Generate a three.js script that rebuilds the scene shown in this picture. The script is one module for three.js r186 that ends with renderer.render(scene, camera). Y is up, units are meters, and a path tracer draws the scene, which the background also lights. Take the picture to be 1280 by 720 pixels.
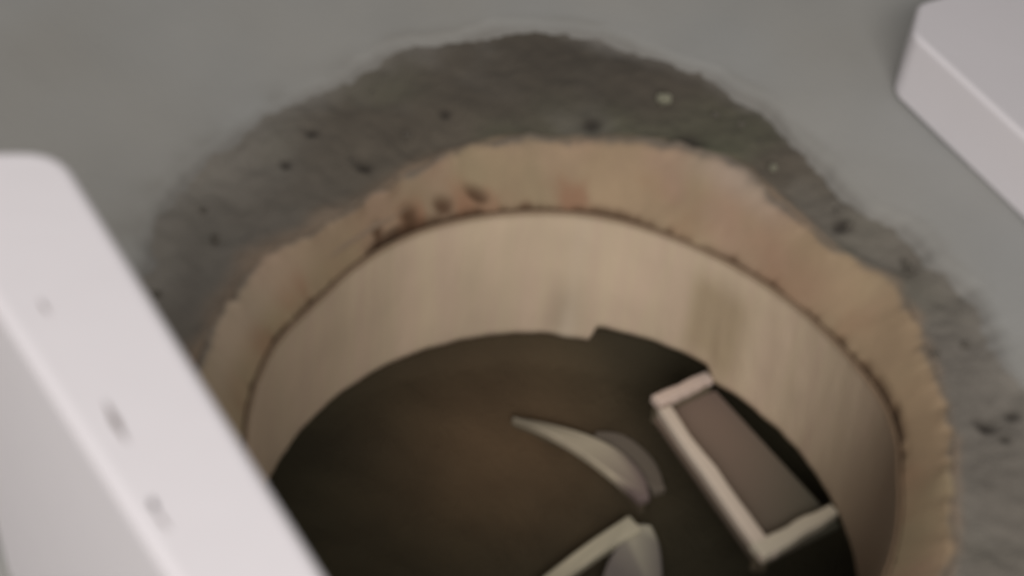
import * as THREE from 'three';
import { ImprovedNoise } from 'three/addons/math/ImprovedNoise.js';
import { RectAreaLightUniformsLib } from 'three/addons/lights/RectAreaLightUniformsLib.js';

// ---------------------------------------------------------------- camera, light, exposure
const scene = new THREE.Scene();
const camera = new THREE.PerspectiveCamera(20.7045, 1024 / 576, 0.01, 20);
camera.position.set(-0.01400, 0.20712, 0.17097);
camera.up.set(-0.11544, 0.69723, -0.70749);
camera.lookAt(-0.01400, 0.20712 - 0.71226, 0.17097 - 0.70192);
camera.focus = 3;                       // the phone did not focus this close: all a little soft
camera.userData.fStop = 31;

scene.background = new THREE.Color(0.25, 0.242, 0.236);      // dim indoor surroundings

RectAreaLightUniformsLib.init();
const lamp = new THREE.RectAreaLight(new THREE.Color(1.0, 0.965, 0.94), 8.8, 0.34, 0.26);
lamp.position.set(0.02, 0.37, 0.46);
lamp.lookAt(0.0, 0, -0.03);
scene.add(lamp);

const renderer = new THREE.WebGLRenderer({ antialias: true });
renderer.setSize(1024, 576);
renderer.toneMapping = THREE.LinearToneMapping;
renderer.toneMappingExposure = 1.17;
renderer.shadowMap.enabled = true;

// ---------------------------------------------------------------- helpers
const noise = new ImprovedNoise();
const n3 = (x, y, z) => noise.noise(x + 31.7, y + 17.3, z + 5.9);
const fbm = (x, y, z, oct = 4) => { let s = 0, a = 1, f = 1; for (let i = 0; i < oct; i++) { s += a * n3(x * f, y * f, z * f); a *= 0.5; f *= 2.03; } return s; };
let seed = 12345;
const rnd = () => { seed = (seed * 1664525 + 1013904223) >>> 0; return seed / 4294967296; };
const clamp = THREE.MathUtils.clamp, smooth = THREE.MathUtils.smoothstep, lerp = THREE.MathUtils.lerp;
const D = Math.PI / 180, MM = 0.001;
const bump = (a, c, w) => { let d = Math.abs(a - c) % 360; if (d > 180) d = 360 - d; return Math.exp(-(d * d) / (w * w)); };

// closed outline in polar form: [degrees, millimetres] pairs, smoothly joined
function outline(table) {
  const t = table.slice().sort((p, q) => p[0] - q[0]), n = t.length;
  return (deg) => {
    let a = deg; while (a < t[0][0]) a += 360; while (a >= t[0][0] + 360) a -= 360;
    let i = n - 1; for (let k = 0; k < n; k++) if (a >= t[k][0]) i = k;
    const P = (k) => { const q = Math.floor(k / n), r = t[((k % n) + n) % n]; return [r[0] + 360 * q, r[1]]; };
    const p0 = P(i - 1), p1 = P(i), p2 = P(i + 1), p3 = P(i + 2), h = p2[0] - p1[0], u = (a - p1[0]) / h;
    const m1 = (p2[1] - p0[1]) / (p2[0] - p0[0]) * h, m2 = (p3[1] - p1[1]) / (p3[0] - p1[0]) * h;
    const u2 = u * u, u3 = u2 * u;
    return ((2 * u3 - 3 * u2 + 1) * p1[1] + (u3 - 2 * u2 + u) * m1 + (-2 * u3 + 3 * u2) * p2[1] + (u3 - u2) * m2) * MM;
  };
}
// the drain's outlines: pipe mouth, collar's outer edge, broken edge of the painted floor
const rimR = outline([[-150, 55], [-100, 55], [-50, 55], [-1.6, 54.7], [9.3, 55.7], [18.2, 55.7], [28, 54.7], [41.9, 54.0], [61.4, 53.9], [74, 54.5], [89.4, 55.8], [111, 56.1], [127, 56.1], [141.7, 55.2], [153, 54.4], [168, 55.6]]);
const colR = outline([[-150, 63], [-100, 63], [-60, 63.5], [-21.7, 63.2], [-9.2, 61.2], [2.5, 61.7], [21, 63], [33.8, 66.4], [44.8, 63.3], [58.8, 66.4], [67, 70.3], [79.3, 71.2], [86.7, 68.8], [96.3, 67.4], [108, 67.6], [120.6, 64.3], [132.8, 61], [146.8, 60.6], [157, 63.4], [165.7, 63.2], [180, 64.4]]);
const morR = outline([[-160, 78], [-110, 82], [-60, 88], [-20, 92], [-2, 86], [7, 79], [13, 73.5], [24.2, 75], [31.7, 73.3], [36.1, 74.3], [42.7, 73.4], [47.5, 71.8], [54.9, 76], [61.7, 79.8], [68.4, 86], [75.6, 89.4], [82.6, 91.8], [89.3, 96.6], [94.7, 98], [105.2, 96.6], [109.3, 93.6], [114.5, 94.6], [122, 90.9], [130.2, 87.4], [138.3, 86.8], [144.9, 85.6], [153.9, 84], [162.2, 80.5], [170, 77.5]]);
const FLOOR = 0.012;

// grid of points f(i / nu, j / nv) -> {x, y, z, c: [r, g, b]} as one smooth sheet; closed in u when wrap is set
function sheet(nu, nv, f, uvScale = 1) {
  const pos = [], col = [], uv = [], idx = [];
  for (let j = 0; j <= nv; j++) for (let i = 0; i <= nu; i++) {
    const p = f(i / nu, j / nv);
    pos.push(p.x, p.y, p.z); col.push(...p.c); uv.push((p.u ?? p.x) * uvScale, (p.v ?? p.z) * uvScale);
  }
  for (let j = 0; j < nv; j++) for (let i = 0; i < nu; i++) {
    const a = j * (nu + 1) + i, b = a + 1, c = a + nu + 1, d = c + 1;
    idx.push(a, b, c, b, d, c);
  }
  const g = new THREE.BufferGeometry();
  g.setAttribute('position', new THREE.Float32BufferAttribute(pos, 3));
  g.setAttribute('color', new THREE.Float32BufferAttribute(col, 3));
  g.setAttribute('uv', new THREE.Float32BufferAttribute(uv, 2));
  g.setIndex(idx); g.computeVertexNormals();
  const nr = g.attributes.normal;                       // close the seam of a ring
  for (let j = 0; j <= nv; j++) {
    const a = j * (nu + 1), b = a + nu;
    if (Math.hypot(pos[a * 3] - pos[b * 3], pos[a * 3 + 1] - pos[b * 3 + 1], pos[a * 3 + 2] - pos[b * 3 + 2]) < 1e-7) {
      const v = new THREE.Vector3(nr.getX(a) + nr.getX(b), nr.getY(a) + nr.getY(b), nr.getZ(a) + nr.getZ(b)).normalize();
      nr.setXYZ(a, v.x, v.y, v.z); nr.setXYZ(b, v.x, v.y, v.z);
    }
  }
  return g;
}
const ringSeed = (a) => [Math.cos(a), Math.sin(a)];
const mix = (a, b, t) => [lerp(a[0], b[0], t), lerp(a[1], b[1], t), lerp(a[2], b[2], t)];

function noiseTexture(size, f, srgb = false) {
  const d = new Uint8Array(size * size * 4);
  for (let y = 0; y < size; y++) for (let x = 0; x < size; x++) {
    const v = f(x / size, y / size), k = (y * size + x) * 4;
    d[k] = clamp(v[0], 0, 1) * 255; d[k + 1] = clamp(v[1], 0, 1) * 255; d[k + 2] = clamp(v[2], 0, 1) * 255; d[k + 3] = 255;
  }
  const t = new THREE.DataTexture(d, size, size); t.magFilter = THREE.LinearFilter; t.minFilter = THREE.LinearMipmapLinearFilter; t.generateMipmaps = true;
  t.wrapS = t.wrapT = THREE.RepeatWrapping; if (srgb) t.colorSpace = THREE.SRGBColorSpace; t.needsUpdate = true; return t;
}
// tileable grain (noise on a torus)
const torus = (u, v, k, z) => fbm(Math.cos(u * 2 * Math.PI) * k + Math.cos(v * 2 * Math.PI) * k * 0.7, Math.sin(u * 2 * Math.PI) * k, Math.sin(v * 2 * Math.PI) * k + z, 4);
const grain = noiseTexture(512, (u, v) => { const g = 0.5 + 0.3 * torus(u, v, 9, 0) + 0.18 * (rnd() - 0.5); return [g, g, g]; });

const mat = (o) => new THREE.MeshStandardMaterial({ vertexColors: true, roughness: 0.85, metalness: 0, side: THREE.DoubleSide, ...o });
const paintM = mat({ roughness: 0.5, bumpMap: grain, bumpScale: 0.00012 });
const mortarM = mat({ roughness: 0.95, bumpMap: grain, bumpScale: 0.0003 });
const clayM = mat({ roughness: 0.82, bumpMap: grain, bumpScale: 0.00009 });
const soilM = mat({ roughness: 0.9, bumpMap: grain, bumpScale: 0.0005 });

function mesh(name, geo, m, parent = scene) { const o = new THREE.Mesh(geo, m); o.name = name; o.castShadow = o.receiveShadow = true; parent.add(o); return o; }
function group(name, [x, y, z] = [0, 0, 0], parent = scene) { const g = new THREE.Group(); g.name = name; g.position.set(x, y, z); parent.add(g); return g; }
function tag(o, label, category) { o.userData.label = label; if (category) o.userData.category = category; return o; }
function tint(geo, f) {              // vertex colours from position
  const p = geo.attributes.position, c = new Float32Array(p.count * 3);
  for (let i = 0; i < p.count; i++) { const k = f(p.getX(i), p.getY(i), p.getZ(i)); c[i * 3] = k[0]; c[i * 3 + 1] = k[1]; c[i * 3 + 2] = k[2]; }
  geo.setAttribute('color', new THREE.BufferAttribute(c, 3)); return geo;
}
// solid from a plan outline [[x, z] mm, ...] standing from y0 to y1 with rounded edges
function slab(pts, y0, y1, bevel = 0.0008, seg = 3) {
  let pp = pts.map(([x, z]) => new THREE.Vector2(x * MM, -z * MM));
  if (THREE.ShapeUtils.area(pp) < 0) pp = pp.reverse();
  const g = new THREE.ExtrudeGeometry(new THREE.Shape(pp), { depth: y1 - y0 - 2 * bevel, bevelEnabled: bevel > 0, bevelSize: bevel, bevelThickness: bevel, bevelOffset: -bevel, bevelSegments: seg, curveSegments: 8 });
  g.rotateX(-Math.PI / 2); g.translate(0, y0 + bevel, 0);
  return g;
}

// ---------------------------------------------------------------- setting: painted floor
const floorColor = (x, z) => {
  const m = fbm(x * 14, 1.3, z * 14, 3), w = fbm(x * 60, 7.7, z * 60, 3), k = 1 + 0.09 * m + 0.05 * w, t = fbm(x * 25 + 9, 2, z * 25, 2);
  return [0.335 * k * (1 + 0.03 * t), 0.328 * k, 0.306 * k * (1 - 0.04 * t)];
};
const edgeR = (a) => { const [c, s] = ringSeed(a); return morR(a / D) + 0.0011 * fbm(c * 9, s * 9, 3.1, 4) + 0.0006 * n3(c * 40, s * 40, 8); };
const floor = mesh('floor', sheet(480, 46, (u, v) => {
  const a = u * 2 * Math.PI, e = edgeR(a), j = Math.round(v * 46);
  let r, y = FLOOR;
  if (j < 3) { r = e + [-0.0004, 0.0011, 0.0026][j | 0]; y = FLOOR - [0.0018, 0.0008, 0.0002][j | 0]; }
  else r = e + 0.0042 + Math.pow((j - 3) / 43, 3.6) * 1.6;
  const x = r * Math.cos(a), z = -r * Math.sin(a);
  if (j > 2) y += 0.0004 * fbm(x * 18, 3, z * 18, 2) * smooth(r, 0.07, 0.09);
  let c = floorColor(x, z);
  if (j > 2) c = mix(c, [0.22, 0.206, 0.18], 0.6 * (1 - smooth(r - e, 0.002, 0.007 + 0.006 * bump(a / D, 160, 40))) * smooth(fbm(x * 70, 6, z * 70, 3), -0.5, 0.5));   // mortar dust trodden onto the paint
  if (j < 2) c = mix(c, [0.14, 0.128, 0.11], 0.6); else if (j < 3) c = mix(c, [0.17, 0.16, 0.14], 0.3);
  return { x, y, z, c };
}, 18), paintM);
floor.userData.kind = 'structure'; tag(floor, 'grey painted floor round the open drain');

// ---------------------------------------------------------------- rough mortar bed in the broken floor
const PITS = [[-44.5, -52.4, 1.5, 1.7], [-58.7, -48.7, 1.1, 0.9], [-55.2, -57.5, 1.3, 0.8], [17.4, -71.6, 3.0, 1.6], [14.4, -69.8, 1.6, 1.0], [67.6, -5.4, 1.7, 1.8], [72.3, -7.5, 1.2, 1.4], [70.3, -2.0, 0.9, 1.0], [-31, -70, 1.2, .8], [46, -50.5, 1.6, 0.8], [-2, -73, 2.2, 0.7]];
const mortar = group('mortar_ring');
tag(mortar, 'rough dark grey mortar ring, pitted, between painted floor and tan collar', 'mortar');
mesh('mortar_bed', sheet(720, 56, (u, v) => {
  const a = u * 2 * Math.PI, [c, s] = ringSeed(a), r0 = colR(a / D) - 0.0034, r1 = edgeR(a) + 0.0032, r = lerp(r0, r1, v);
  const x = r * c, z = -r * s;
  const dc = (r - colR(a / D)) / MM;                        // distance from the collar
  let y = lerp(0.0088, FLOOR - 0.0006, smooth(v, 0.1, 0.95)) - 0.0050 * (1 - smooth(dc, -3.4, 0.8));
  const rough = smooth(dc, -0.5, 3) * (1 - 0.8 * smooth(v, 0.86, 1));
  y += rough * (0.0011 * fbm(x * 80, 2, z * 80, 3) + 0.00032 * fbm(x * 420, 5, z * 420, 3)) - 0.0007 * rough;
  let pit = 0;
  for (const [px, pz, pr, pd] of PITS) { const d = Math.hypot(x - px * MM, z - pz * MM) / (pr * MM); if (d < 2.2) { const k = Math.exp(-d * d * 1.3); y -= k * pd * MM; pit = Math.max(pit, k); } }
  const deg = a / D;
  const k = 1 + 0.22 * fbm(x * 70, 4, z * 70, 4) + 0.1 * fbm(x * 300, 4, z * 300, 2);
  const green = smooth(fbm(x * 38, 11, z * 38, 2), -0.1, 0.7);
  let cc = mix([0.108, 0.09, 0.067], [0.1, 0.1, 0.063], green).map((q) => q * k);
  cc = mix(cc, [0.155, 0.139, 0.118], 0.75 * (bump(deg, 20, 26) + bump(deg, -30, 40)) + 0.9 * bump(deg, 162, 24));
  cc = mix(cc, [0.22, 0.2, 0.17], clamp(1.3 * (bump(deg, 163, 34) + 0.6 * bump(deg, 10, 30)) * smooth(v + 0.2 * fbm(x * 60, 14, z * 60, 3), 0.45, 1.0), 0, 0.95));
  cc = mix(cc, [0.17, 0.155, 0.13], 0.5 * smooth(fbm(x * 45, 24, z * 45, 3), 0.1, 0.6));
  cc = mix(cc, [0.066, 0.055, 0.042], 0.9 * bump(deg, 92, 28) * smooth(v, 0.1, 0.5));
  cc = mix(cc, [0.2, 0.185, 0.165], 0.8 * smooth(v + 0.1 * fbm(x * 90, 3, z * 90, 3), 0.74, 1) * smooth(fbm(c * 5, s * 5, 21, 3), -0.5, 0.3));   // paint rubbed onto the edge
  cc = mix(cc, [0.25, 0.18, 0.122], (1 - smooth(dc + 1.6 * fbm(x * 110, 2, z * 110, 3), -1, 2.2 + 3.5 * bump(deg, 150, 32))) * 0.85);        // tan smear off the collar
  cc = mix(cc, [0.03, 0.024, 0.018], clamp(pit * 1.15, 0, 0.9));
  return { x, y, z, c: cc };
}, 26), mortarM, mortar);
{ // loose grit bedded in the mortar
  const pg = [0, 1, 2].map((k) => { const g = new THREE.IcosahedronGeometry(1, 2), p = g.attributes.position; for (let i = 0; i < p.count; i++) { const v = new THREE.Vector3().fromBufferAttribute(p, i), q = 1 + 0.3 * n3(v.x * 1.6 + k * 9, v.y * 1.6, v.z * 1.6); p.setXYZ(i, v.x * q, v.y * q * 0.7, v.z * q); } g.computeVertexNormals(); return g; });
  const tones = [[0.3, 0.29, 0.21], [0.17, 0.15, 0.12], [0.1, 0.09, 0.075]];
  const geos = tones.map((t, k) => tint(pg[k].clone(), () => t));
  const put = (x, z, r, k, y = 0.0112) => { const o = mesh('pebble', geos[k], mortarM, mortar); o.position.set(x * MM, y, z * MM); o.scale.setScalar(r * MM); o.rotation.set(rnd() * 3, rnd() * 6, 0); };
  put(33.3, -62.7, 0.75, 0); put(11.9, -80.5, 1.6, 0, 0.0107); put(60, -18, 0.8, 1);
  for (let i = 0; i < 14; i++) {
    const a = (-10 + rnd() * 190) * D, e = morR(a / D), cR = colR(a / D), r = lerp(cR + 0.003, e - 0.002, rnd());
    put(r * Math.cos(a) / MM, -r * Math.sin(a) / MM, 0.4 + rnd() * 0.5, 1, 0.0098 + 0.0006 * rnd());
  }
}

// ---------------------------------------------------------------- tan collar sloping down to the pipe mouth
const GOUGES = [[-22.8, -55.0, 2.3, 0.95, 2], [-28.9, -51.2, 2.0, 0.9, 24], [-34.8, -46.8, 1.9, 0.95, 38], [-40.2, -41.4, 1.2, 0.7, 45], [-51.3, -19.4, 1.4, 0.8, 65], [-49.8, -22.6, 1.5, 0.7, 30], [-48.6, -24.5, 1.0, 0.6, 75]];
const gap = (deg) => { const [c, s] = ringSeed(deg * D);       // width of the crack between pipe and collar
  return MM * clamp(-0.14 + 1.15 * bump(deg, 129, 11) + 0.55 * bump(deg, 108, 12) + 0.9 * bump(deg, 85, 8) + 0.5 * bump(deg, 62, 12) + 0.55 * bump(deg, 30, 16) + 0.6 * bump(deg, 15, 10) + 0.5 * bump(deg, 160, 10) + 0.55 * fbm(c * 7, s * 7, 4, 3) + 0.4 * fbm(c * 30, s * 30, 9, 2), 0.02, 1.5); };
const LIP = 0.0007;
const collar = mesh('drain_collar', sheet(720, 30, (u, v) => {
  const a = u * 2 * Math.PI, deg = a / D, [c, s] = ringSeed(a);
  const gp = gap(deg), r0 = rimR(deg) + LIP, r1 = colR(deg), ragged = 0.0012 * fbm(c * 11, s * 11, 6, 3) + 0.0007 * fbm(c * 34, s * 34, 16, 2), j = v * 30;
  let r, y, t = 0;
  if (j < 2) { r = r0 + gp + (j ? 0.0002 : 0.0005); y = j ? -0.0004 - 0.0028 * clamp(gp / 0.0006, 0.1, 1) : -0.0085; }
  else { t = (j - 2) / 28; r = lerp(r0, r1, t) + gp * (1 - smooth(t, 0, 0.22)) + ragged * smooth(t, 0.6, 1); y = -0.0004 + 0.0098 * (0.62 * t + 0.38 * Math.sin(t * Math.PI / 2)) ; }
  const x = r * c, z = -r * s;
  if (j >= 2) y += (0.00042 * fbm(x * 95, 8, z * 95, 3)) * (0.4 + t) - 0.0005 * smooth(t, 0.85, 1);
  let dark = 0;
  for (const [px, pz, la, lb, rot] of GOUGES) {
    const dx = x / MM - px, dz = z / MM - pz, q = rot * D, p1 = dx * Math.cos(q) - dz * Math.sin(q), p2 = dx * Math.sin(q) + dz * Math.cos(q), d = Math.hypot(p1 / la, p2 / lb);
    if (d < 2.2) { const k = Math.exp(-(d ** 4) * 0.9); y -= k * 0.0013; dark = Math.max(dark, k); }
  }
  const k = 1 + 0.13 * fbm(x * 75, 3, z * 75, 4) + 0.05 * fbm(x * 350, 3, z * 350, 2);
  const pink = smooth(fbm(x * 48 + 3, 9, z * 48, 3), -0.1, 0.6), ol = smooth(fbm(x * 40 - 7, 19, z * 40, 3), 0, 0.6);
  let cc = mix([0.3, 0.214, 0.131], [0.315, 0.21, 0.142], pink);
  cc = mix(cc, [0.28, 0.222, 0.132], 0.7 * ol).map((q) => q * k);
  cc = mix(cc, [0.26, 0.18, 0.12], 0.5 * bump(deg, 138, 16) * smooth(t, 0.2, 0.8));
  cc = mix(cc, [0.29, 0.18, 0.115], 0.6 * bump(deg, 46, 10) * (1 - smooth(t, 0.2, 0.8)));
  cc = mix(cc, [0.26, 0.14, 0.08], 0.7 * (0.4 + 1.1 * bump(deg, 132, 28) + 0.7 * bump(deg, 95, 14)) * smooth(fbm(x * 120, 6, z * 120, 3), -0.1, 0.6) * (1 - smooth(t, 0.15, 0.7)));
  cc = mix(cc, [0.46, 0.365, 0.28], 0.5 * bump(deg, 170, 18) * smooth(t, 0.1, 0.6));  // left side paled in the colour to offset the slat shadow
  cc = mix(cc, [0.42, 0.34, 0.28], 0.55 * bump(deg, 66, 9) * smooth(t, 0.45, 0.85));
  cc = mix(cc, [0.13, 0.11, 0.087], 0.9 * smooth(t + 0.13 * fbm(x * 170, 5, z * 170, 3), 0.82, 1.02));
  cc = mix(cc, [0.085, 0.042, 0.018], Math.max(dark * 0.95, (1 - smooth(t, 0.0, 0.05 + 0.12 * clamp(gp / 0.0012, 0, 1))) * 0.75 * clamp(gp / 0.0007 + 0.15, 0, 1)));
  if (j < 2) cc = mix([0.2, 0.12, 0.07], [0.07, 0.036, 0.02], clamp(gp / 0.0005, 0, 1));
  return { x, y, z, c: cc };
}, 26), clayM);
tag(collar, 'tan cracked clay collar sloping down to the round drain mouth', 'collar');

// ---------------------------------------------------------------- drain pipe: wall with a broken lower edge, bracket frame
const pipe = group('drain_pipe', [0, 0, 0]);
tag(pipe, 'round buff drain pipe with a pale rectangular bracket on its inner wall', 'drain pipe');
const BOT = -0.0364;
const lowY = (deg) => {
  let y = BOT + 0.0004 * n3(Math.cos(deg * D) * 14, Math.sin(deg * D) * 14, 2);
  const st = smooth(deg, 58, 61) * (1 - smooth(deg, 85.3, 86.4));
  return y + 0.0037 * st - 0.0009 * smooth(deg, 86.2, 87) * (1 - smooth(deg, 91, 95));
};
const wallColor = (deg, t, x, y, z) => {
  const [c, s] = ringSeed(deg * D), st = fbm(c * 9, s * 9, t * 0.5, 3), st2 = fbm(c * 22, s * 22, t * 0.9 + 4, 3), m = fbm(x * 55, y * 55, z * 55, 3);
  const k = 1 + 0.05 * st + 0.03 * st2 + 0.08 * m;
  let cc = mix([0.63, 0.505, 0.36], [0.61, 0.475, 0.35], smooth(st2, -0.3, 0.5)).map((q) => q * k);
  cc = mix(cc, [0.36, 0.275, 0.165], 0.68 * smooth(deg, 51, 57) * (1 - smooth(deg, 64.5, 69)) * smooth(t, 0.05, 0.35) * (1 - 0.5 * smooth(t, 0.75, 1)));            // olive stain above the bracket
  cc = mix(cc, [0.29, 0.22, 0.15], 0.45 * bump(deg, 93, 3.5) * smooth(t, 0.4, 0.75) * (1 - smooth(t, .85, 1)));
  cc = mix(cc, [0.68, 0.57, 0.44], 0.6 * bump(deg, 91.5, 2.0) * (0.35 + 0.65 * smooth(t, 0.5, 0.95)));
  cc = mix(cc, [0.21, 0.155, 0.105], 0.9 * bump(deg, 4, 30) + 0.4 * bump(deg, -25, 25));             // shade on the right side put into the colour
  cc = mix(cc, [0.3, 0.235, 0.17], 0.35 * bump(deg, 165, 24));
  cc = mix(cc, [0.2, 0.14, 0.09], 0.35 * (1 - smooth(t, 0, 0.06)));
  if (t === 0) cc = mix(cc, [0.2, 0.13, 0.075], 0.8);
  return cc;
};
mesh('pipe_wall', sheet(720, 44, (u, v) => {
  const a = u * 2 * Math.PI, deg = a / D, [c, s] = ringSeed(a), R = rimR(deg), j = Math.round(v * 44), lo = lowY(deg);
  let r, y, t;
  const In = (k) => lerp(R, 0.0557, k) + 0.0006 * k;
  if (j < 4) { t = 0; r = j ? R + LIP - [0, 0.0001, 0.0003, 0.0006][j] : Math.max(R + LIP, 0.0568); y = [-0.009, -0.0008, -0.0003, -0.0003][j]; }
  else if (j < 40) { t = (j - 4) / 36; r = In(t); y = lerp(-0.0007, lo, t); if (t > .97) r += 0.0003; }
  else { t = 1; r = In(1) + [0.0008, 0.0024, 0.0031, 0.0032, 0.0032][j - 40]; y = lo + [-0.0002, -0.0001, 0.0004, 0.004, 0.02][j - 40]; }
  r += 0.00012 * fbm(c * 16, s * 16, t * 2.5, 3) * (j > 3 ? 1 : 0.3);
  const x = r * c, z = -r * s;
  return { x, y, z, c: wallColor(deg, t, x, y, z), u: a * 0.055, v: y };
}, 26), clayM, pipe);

const paleM = mat({ roughness: 0.6, bumpMap: grain, bumpScale: 0.0002 });
const bracket = group('bracket', [0, 0, 0], pipe);
tag(bracket, 'pale rectangular bracket frame at the wall foot');
{
  const top = BOT + 0.0006, foot = top - 0.0072;
  const shade = (base) => (x, y, z) => { const k = 1 + 0.12 * fbm(x * 160, y * 160, z * 160, 3); return base.map((q) => q * k); };
  const A = [17.0, -42.6], B = [28.3, -51.2], C = [54.2, -18.4], Dd = [39.2, -5.6];
  const off = (p, q, w) => { const dx = q[0] - p[0], dz = q[1] - p[1], l = Math.hypot(dx, dz); return [-dz / l * w, dx / l * w]; };
  const bar = (name, p, q, w0, w1, y1, base, y0 = y1 - 0.0026) => {
    const n = off(p, q, 1);
    const near = [], far = [], K = 9, id = p[0] * 3.1 + q[1];        // worn, uneven edges
    for (let i = 0; i <= K; i++) {
      const t = i / K, x = lerp(p[0], q[0], t), z = lerp(p[1], q[1], t), w = lerp(w0, w1, t) + 0.55 * n3(t * 5, id, 4), e = 0.35 * n3(t * 4, id, 9);
      near.push([x + n[0] * e, z + n[1] * e]); far.push([x + n[0] * w, z + n[1] * w]);
    }
    mesh(name, tint(slab([...near, ...far.reverse()], y0, y1, 0.0005, 3), shade(base)), paleM, bracket);
  };
  bar('end_wall', A, B, 2.9, 2.4, top, [0.6, 0.48, 0.41]);
  bar('long_wall', [Dd[0] - 0.35, Dd[1] - 0.1], [A[0] + 1.5, A[1] + 3.1], 3.4, 2.6, top - 0.0003, [0.6, 0.51, 0.42]);
  bar('end_wall', C, Dd, 2.6, 3.9, top - 0.0002, [0.56, 0.5, 0.39]);
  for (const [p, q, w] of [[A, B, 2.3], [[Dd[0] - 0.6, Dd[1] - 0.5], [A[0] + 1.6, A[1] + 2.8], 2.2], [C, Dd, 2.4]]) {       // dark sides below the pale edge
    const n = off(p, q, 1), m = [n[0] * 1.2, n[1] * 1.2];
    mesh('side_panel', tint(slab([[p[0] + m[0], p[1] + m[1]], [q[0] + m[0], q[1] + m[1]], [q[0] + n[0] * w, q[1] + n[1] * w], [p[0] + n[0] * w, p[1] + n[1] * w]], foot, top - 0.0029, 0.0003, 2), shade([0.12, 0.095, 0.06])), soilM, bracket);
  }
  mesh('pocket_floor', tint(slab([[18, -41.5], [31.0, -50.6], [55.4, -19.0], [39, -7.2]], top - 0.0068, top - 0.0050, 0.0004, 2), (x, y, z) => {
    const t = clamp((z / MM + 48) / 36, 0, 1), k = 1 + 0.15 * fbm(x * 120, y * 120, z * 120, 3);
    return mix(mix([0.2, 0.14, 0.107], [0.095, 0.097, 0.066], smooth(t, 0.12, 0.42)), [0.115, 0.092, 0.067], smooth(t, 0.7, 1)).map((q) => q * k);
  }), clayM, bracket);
}

// ---------------------------------------------------------------- dark trap under the pipe with pale ribs
const trap = group('drain_trap', [0, 0, 0]);
tag(trap, 'dark brown hollow trap at the bottom of the drain, with pale ribs', 'drain trap');
mesh('trap_bowl', sheet(180, 40, (u, v) => {
  const a = u * 2 * Math.PI, [c, s] = ringSeed(a), P = [[0.0595, -0.009], [0.062, -0.035], [0.075, -0.042], [0.078, -0.055], [0.07, -0.062], [0.045, -0.0645], [0.02, -0.0655], [0, -0.066]];
  const q = v * 7, i = Math.min(6, Math.floor(q)), f = q - i;
  let r = lerp(P[i][0], P[i + 1][0], f), y = lerp(P[i][1], P[i + 1][1], f);
  const x = r * c, z = -r * s;
  y += (0.0018 * fbm(x * 32, 3, z * 32, 4) + 0.0012 * fbm(x * 140, 3, z * 140, 3)) * smooth(v, 0.45, 0.7);
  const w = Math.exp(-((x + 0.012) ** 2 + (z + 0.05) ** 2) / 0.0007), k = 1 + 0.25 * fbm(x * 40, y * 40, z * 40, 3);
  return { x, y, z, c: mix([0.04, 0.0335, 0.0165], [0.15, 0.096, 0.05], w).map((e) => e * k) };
}, 26), soilM, trap);
{
  const strip = (name, pts, base, y1, h, label) => {            // pts: [x, z, half width] mm, smoothed
    const cv = new THREE.CatmullRomCurve3(pts.map(([x, z, w]) => new THREE.Vector3(x, w, z)));
    const L = [], R2 = [];
    for (let i = 0; i <= 24; i++) { const p = cv.getPoint(i / 24), t = cv.getTangent(i / 24), l = Math.hypot(t.x, t.z); L.push([p.x - t.z / l * p.y, p.z + t.x / l * p.y]); R2.push([p.x + t.z / l * p.y, p.z - t.x / l * p.y]); }
    const speck = (f) => (x, y, z) => { const k = 1 + 0.2 * fbm(x * 140, y * 140, z * 140, 3); return f(x, z).map((q) => q * k); };
    const ring = [...L, ...R2.slice().reverse()], low = [...L.map((p, i) => [lerp(p[0], R2[i][0], 0.3), lerp(p[1], R2[i][1], 0.3)]), ...R2.map((p, i) => [lerp(p[0], L[i][0], 0.3), lerp(p[1], L[i][1], 0.3)]).reverse()];
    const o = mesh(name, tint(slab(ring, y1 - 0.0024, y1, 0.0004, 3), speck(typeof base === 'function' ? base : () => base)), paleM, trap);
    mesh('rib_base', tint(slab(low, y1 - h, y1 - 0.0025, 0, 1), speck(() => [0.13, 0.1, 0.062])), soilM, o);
    tag(o, label); return o;
  };
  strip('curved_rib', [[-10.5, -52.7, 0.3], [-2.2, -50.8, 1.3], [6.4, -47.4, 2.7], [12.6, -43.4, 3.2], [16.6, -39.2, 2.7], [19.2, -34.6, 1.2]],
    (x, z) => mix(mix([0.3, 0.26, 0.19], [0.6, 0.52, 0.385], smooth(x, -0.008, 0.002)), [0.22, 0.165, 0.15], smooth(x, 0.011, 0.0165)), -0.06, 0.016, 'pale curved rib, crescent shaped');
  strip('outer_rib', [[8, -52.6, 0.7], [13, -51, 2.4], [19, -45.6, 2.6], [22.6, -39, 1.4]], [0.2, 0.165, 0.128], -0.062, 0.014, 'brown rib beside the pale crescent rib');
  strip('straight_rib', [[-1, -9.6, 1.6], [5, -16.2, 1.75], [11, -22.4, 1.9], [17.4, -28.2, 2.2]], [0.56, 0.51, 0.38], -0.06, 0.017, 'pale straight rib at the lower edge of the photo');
  strip('end_block', [[18.4, -28.8, 2.4], [18.6, -23.6, 4.2], [17.6, -16, 6.0], [16.8, -6, 7.2]], (x, z) => mix([0.52, 0.48, 0.37], [0.21, 0.185, 0.17], smooth(z, -0.0275, -0.0225)), -0.0612, 0.016, 'grey block at the end of the straight rib');
}

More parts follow.
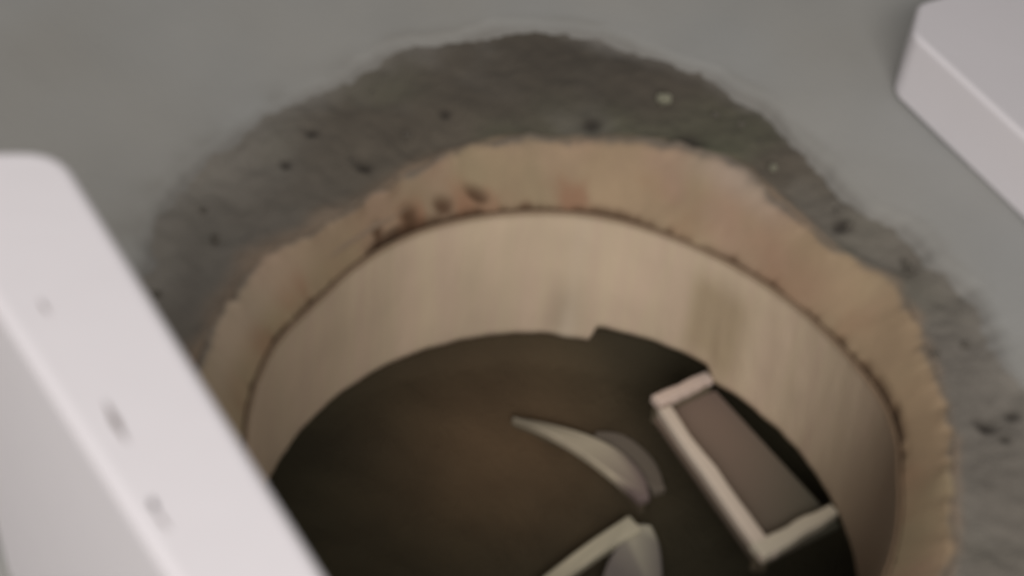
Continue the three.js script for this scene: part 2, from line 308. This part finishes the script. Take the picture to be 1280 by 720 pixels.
// ---------------------------------------------------------------- white slats lying on the floor
const whiteM = mat({ roughness: 0.55, bumpMap: grain, bumpScale: 0.00015 });
const white = (k0) => (x, y, z) => { const k = k0 * (1 + 0.025 * fbm(x * 40, y * 40, z * 40, 3)); return [0.745 * k, 0.71 * k, 0.73 * k]; };
function roundedSlab(pts, y0, y1, bevel, rc) {
  const sh = pts.map(([x, z]) => [x, z]), out = [];
  for (let i = 0; i < sh.length; i++) {
    const p = sh[i], a = sh[(i + sh.length - 1) % sh.length], b = sh[(i + 1) % sh.length];
    const la = Math.hypot(a[0] - p[0], a[1] - p[1]), lb = Math.hypot(b[0] - p[0], b[1] - p[1]);
    const A = [p[0] + (a[0] - p[0]) / la * rc, p[1] + (a[1] - p[1]) / la * rc], B = [p[0] + (b[0] - p[0]) / lb * rc, p[1] + (b[1] - p[1]) / lb * rc];
    for (let k = 0; k <= 6; k++) { const t = k / 6; out.push([(1 - t) ** 2 * A[0] + 2 * t * (1 - t) * p[0] + t * t * B[0], (1 - t) ** 2 * A[1] + 2 * t * (1 - t) * p[1] + t * t * B[1]]); }
  }
  return slab(out, y0, y1, bevel, 4);
}
const ext = (p, q, l) => { const d = Math.hypot(q[0] - p[0], q[1] - p[1]); return [p[0] + (q[0] - p[0]) / d * l, p[1] + (q[1] - p[1]) / d * l]; };
{
  const slat = group('white_slat');
  tag(slat, 'white chipped slat at the lower left, nearer and brighter of the two', 'slat'); slat.userData.group = 'white slats on both sides of the drain';
  const E0 = [-65.3, 42.2], E1 = [-82.6, 45.4], T = 0.09;
  mesh('plank', tint(roundedSlab([E0, ext(E0, [-27.1, 93.3], 69), ext([-82.2, 45.6], [-40.7, 95.2], 73), E1], FLOOR + 0.0002, T, 0.0012, 4.0), white(1)), whiteM, slat);
  const chip = (x0, z0, x1, z1, w, tone) => {
    const m = [(x0 + x1) / 2, (z0 + z1) / 2], l = Math.hypot(x1 - x0, z1 - z0), n = [-(z1 - z0) / l * w, (x1 - x0) / l * w];
    mesh('paint_chip', tint(slab([[x0, z0], [m[0] + n[0], m[1] + n[1]], [x1, z1], [m[0] - n[0] * 0.7, m[1] - n[1] * 0.7]], T - 0.0004, T + 0.00012, 0, 1), () => tone), whiteM, slat);
  };
  chip(-60.9, 64.8, -59.3, 66.8, 0.2, [0.27, 0.235, 0.23]);
  chip(-51.2, 76.7, -47.7, 81.5, 0.42, [0.22, 0.19, 0.18]);
  chip(-44.2, 87.2, -43.2, 88.8, 0.38, [0.1, 0.085, 0.085]); chip(-43.4, 88.6, -41.7, 90.5, 0.2, [0.27, 0.24, 0.235]);
}
{
  const g = roundedSlab([[58.3, -88.6], ext([58.3, -88.6], [76.4, -60.2], 190), ext([94, -106], [112.1, -77.6], 190), [94, -140], [62.0, -104]], FLOOR + 0.0002, 0.0278, 0.0012, 2.6), p = g.attributes.position;
  const dx = 18.1 / 33.68, dz = 28.4 / 33.68;
  for (let i = 0; i < p.count; i++) if (p.getY(i) > 0.022) {     // upper face sloped down to the right so it catches less lamp light
    const w = (p.getX(i) - 0.0583) * dz - (p.getZ(i) + 0.0886) * dx;
    p.setY(i, p.getY(i) - 0.27 * Math.max(0, w));
  }
  g.computeVertexNormals();
  const slat = tag(mesh('white_slat_001', tint(g, white(1.0)), whiteM), 'short-ended white slat lying on the grey floor at the upper right', 'slat'); slat.userData.group = 'white slats on both sides of the drain';
}

renderer.render(scene, camera);
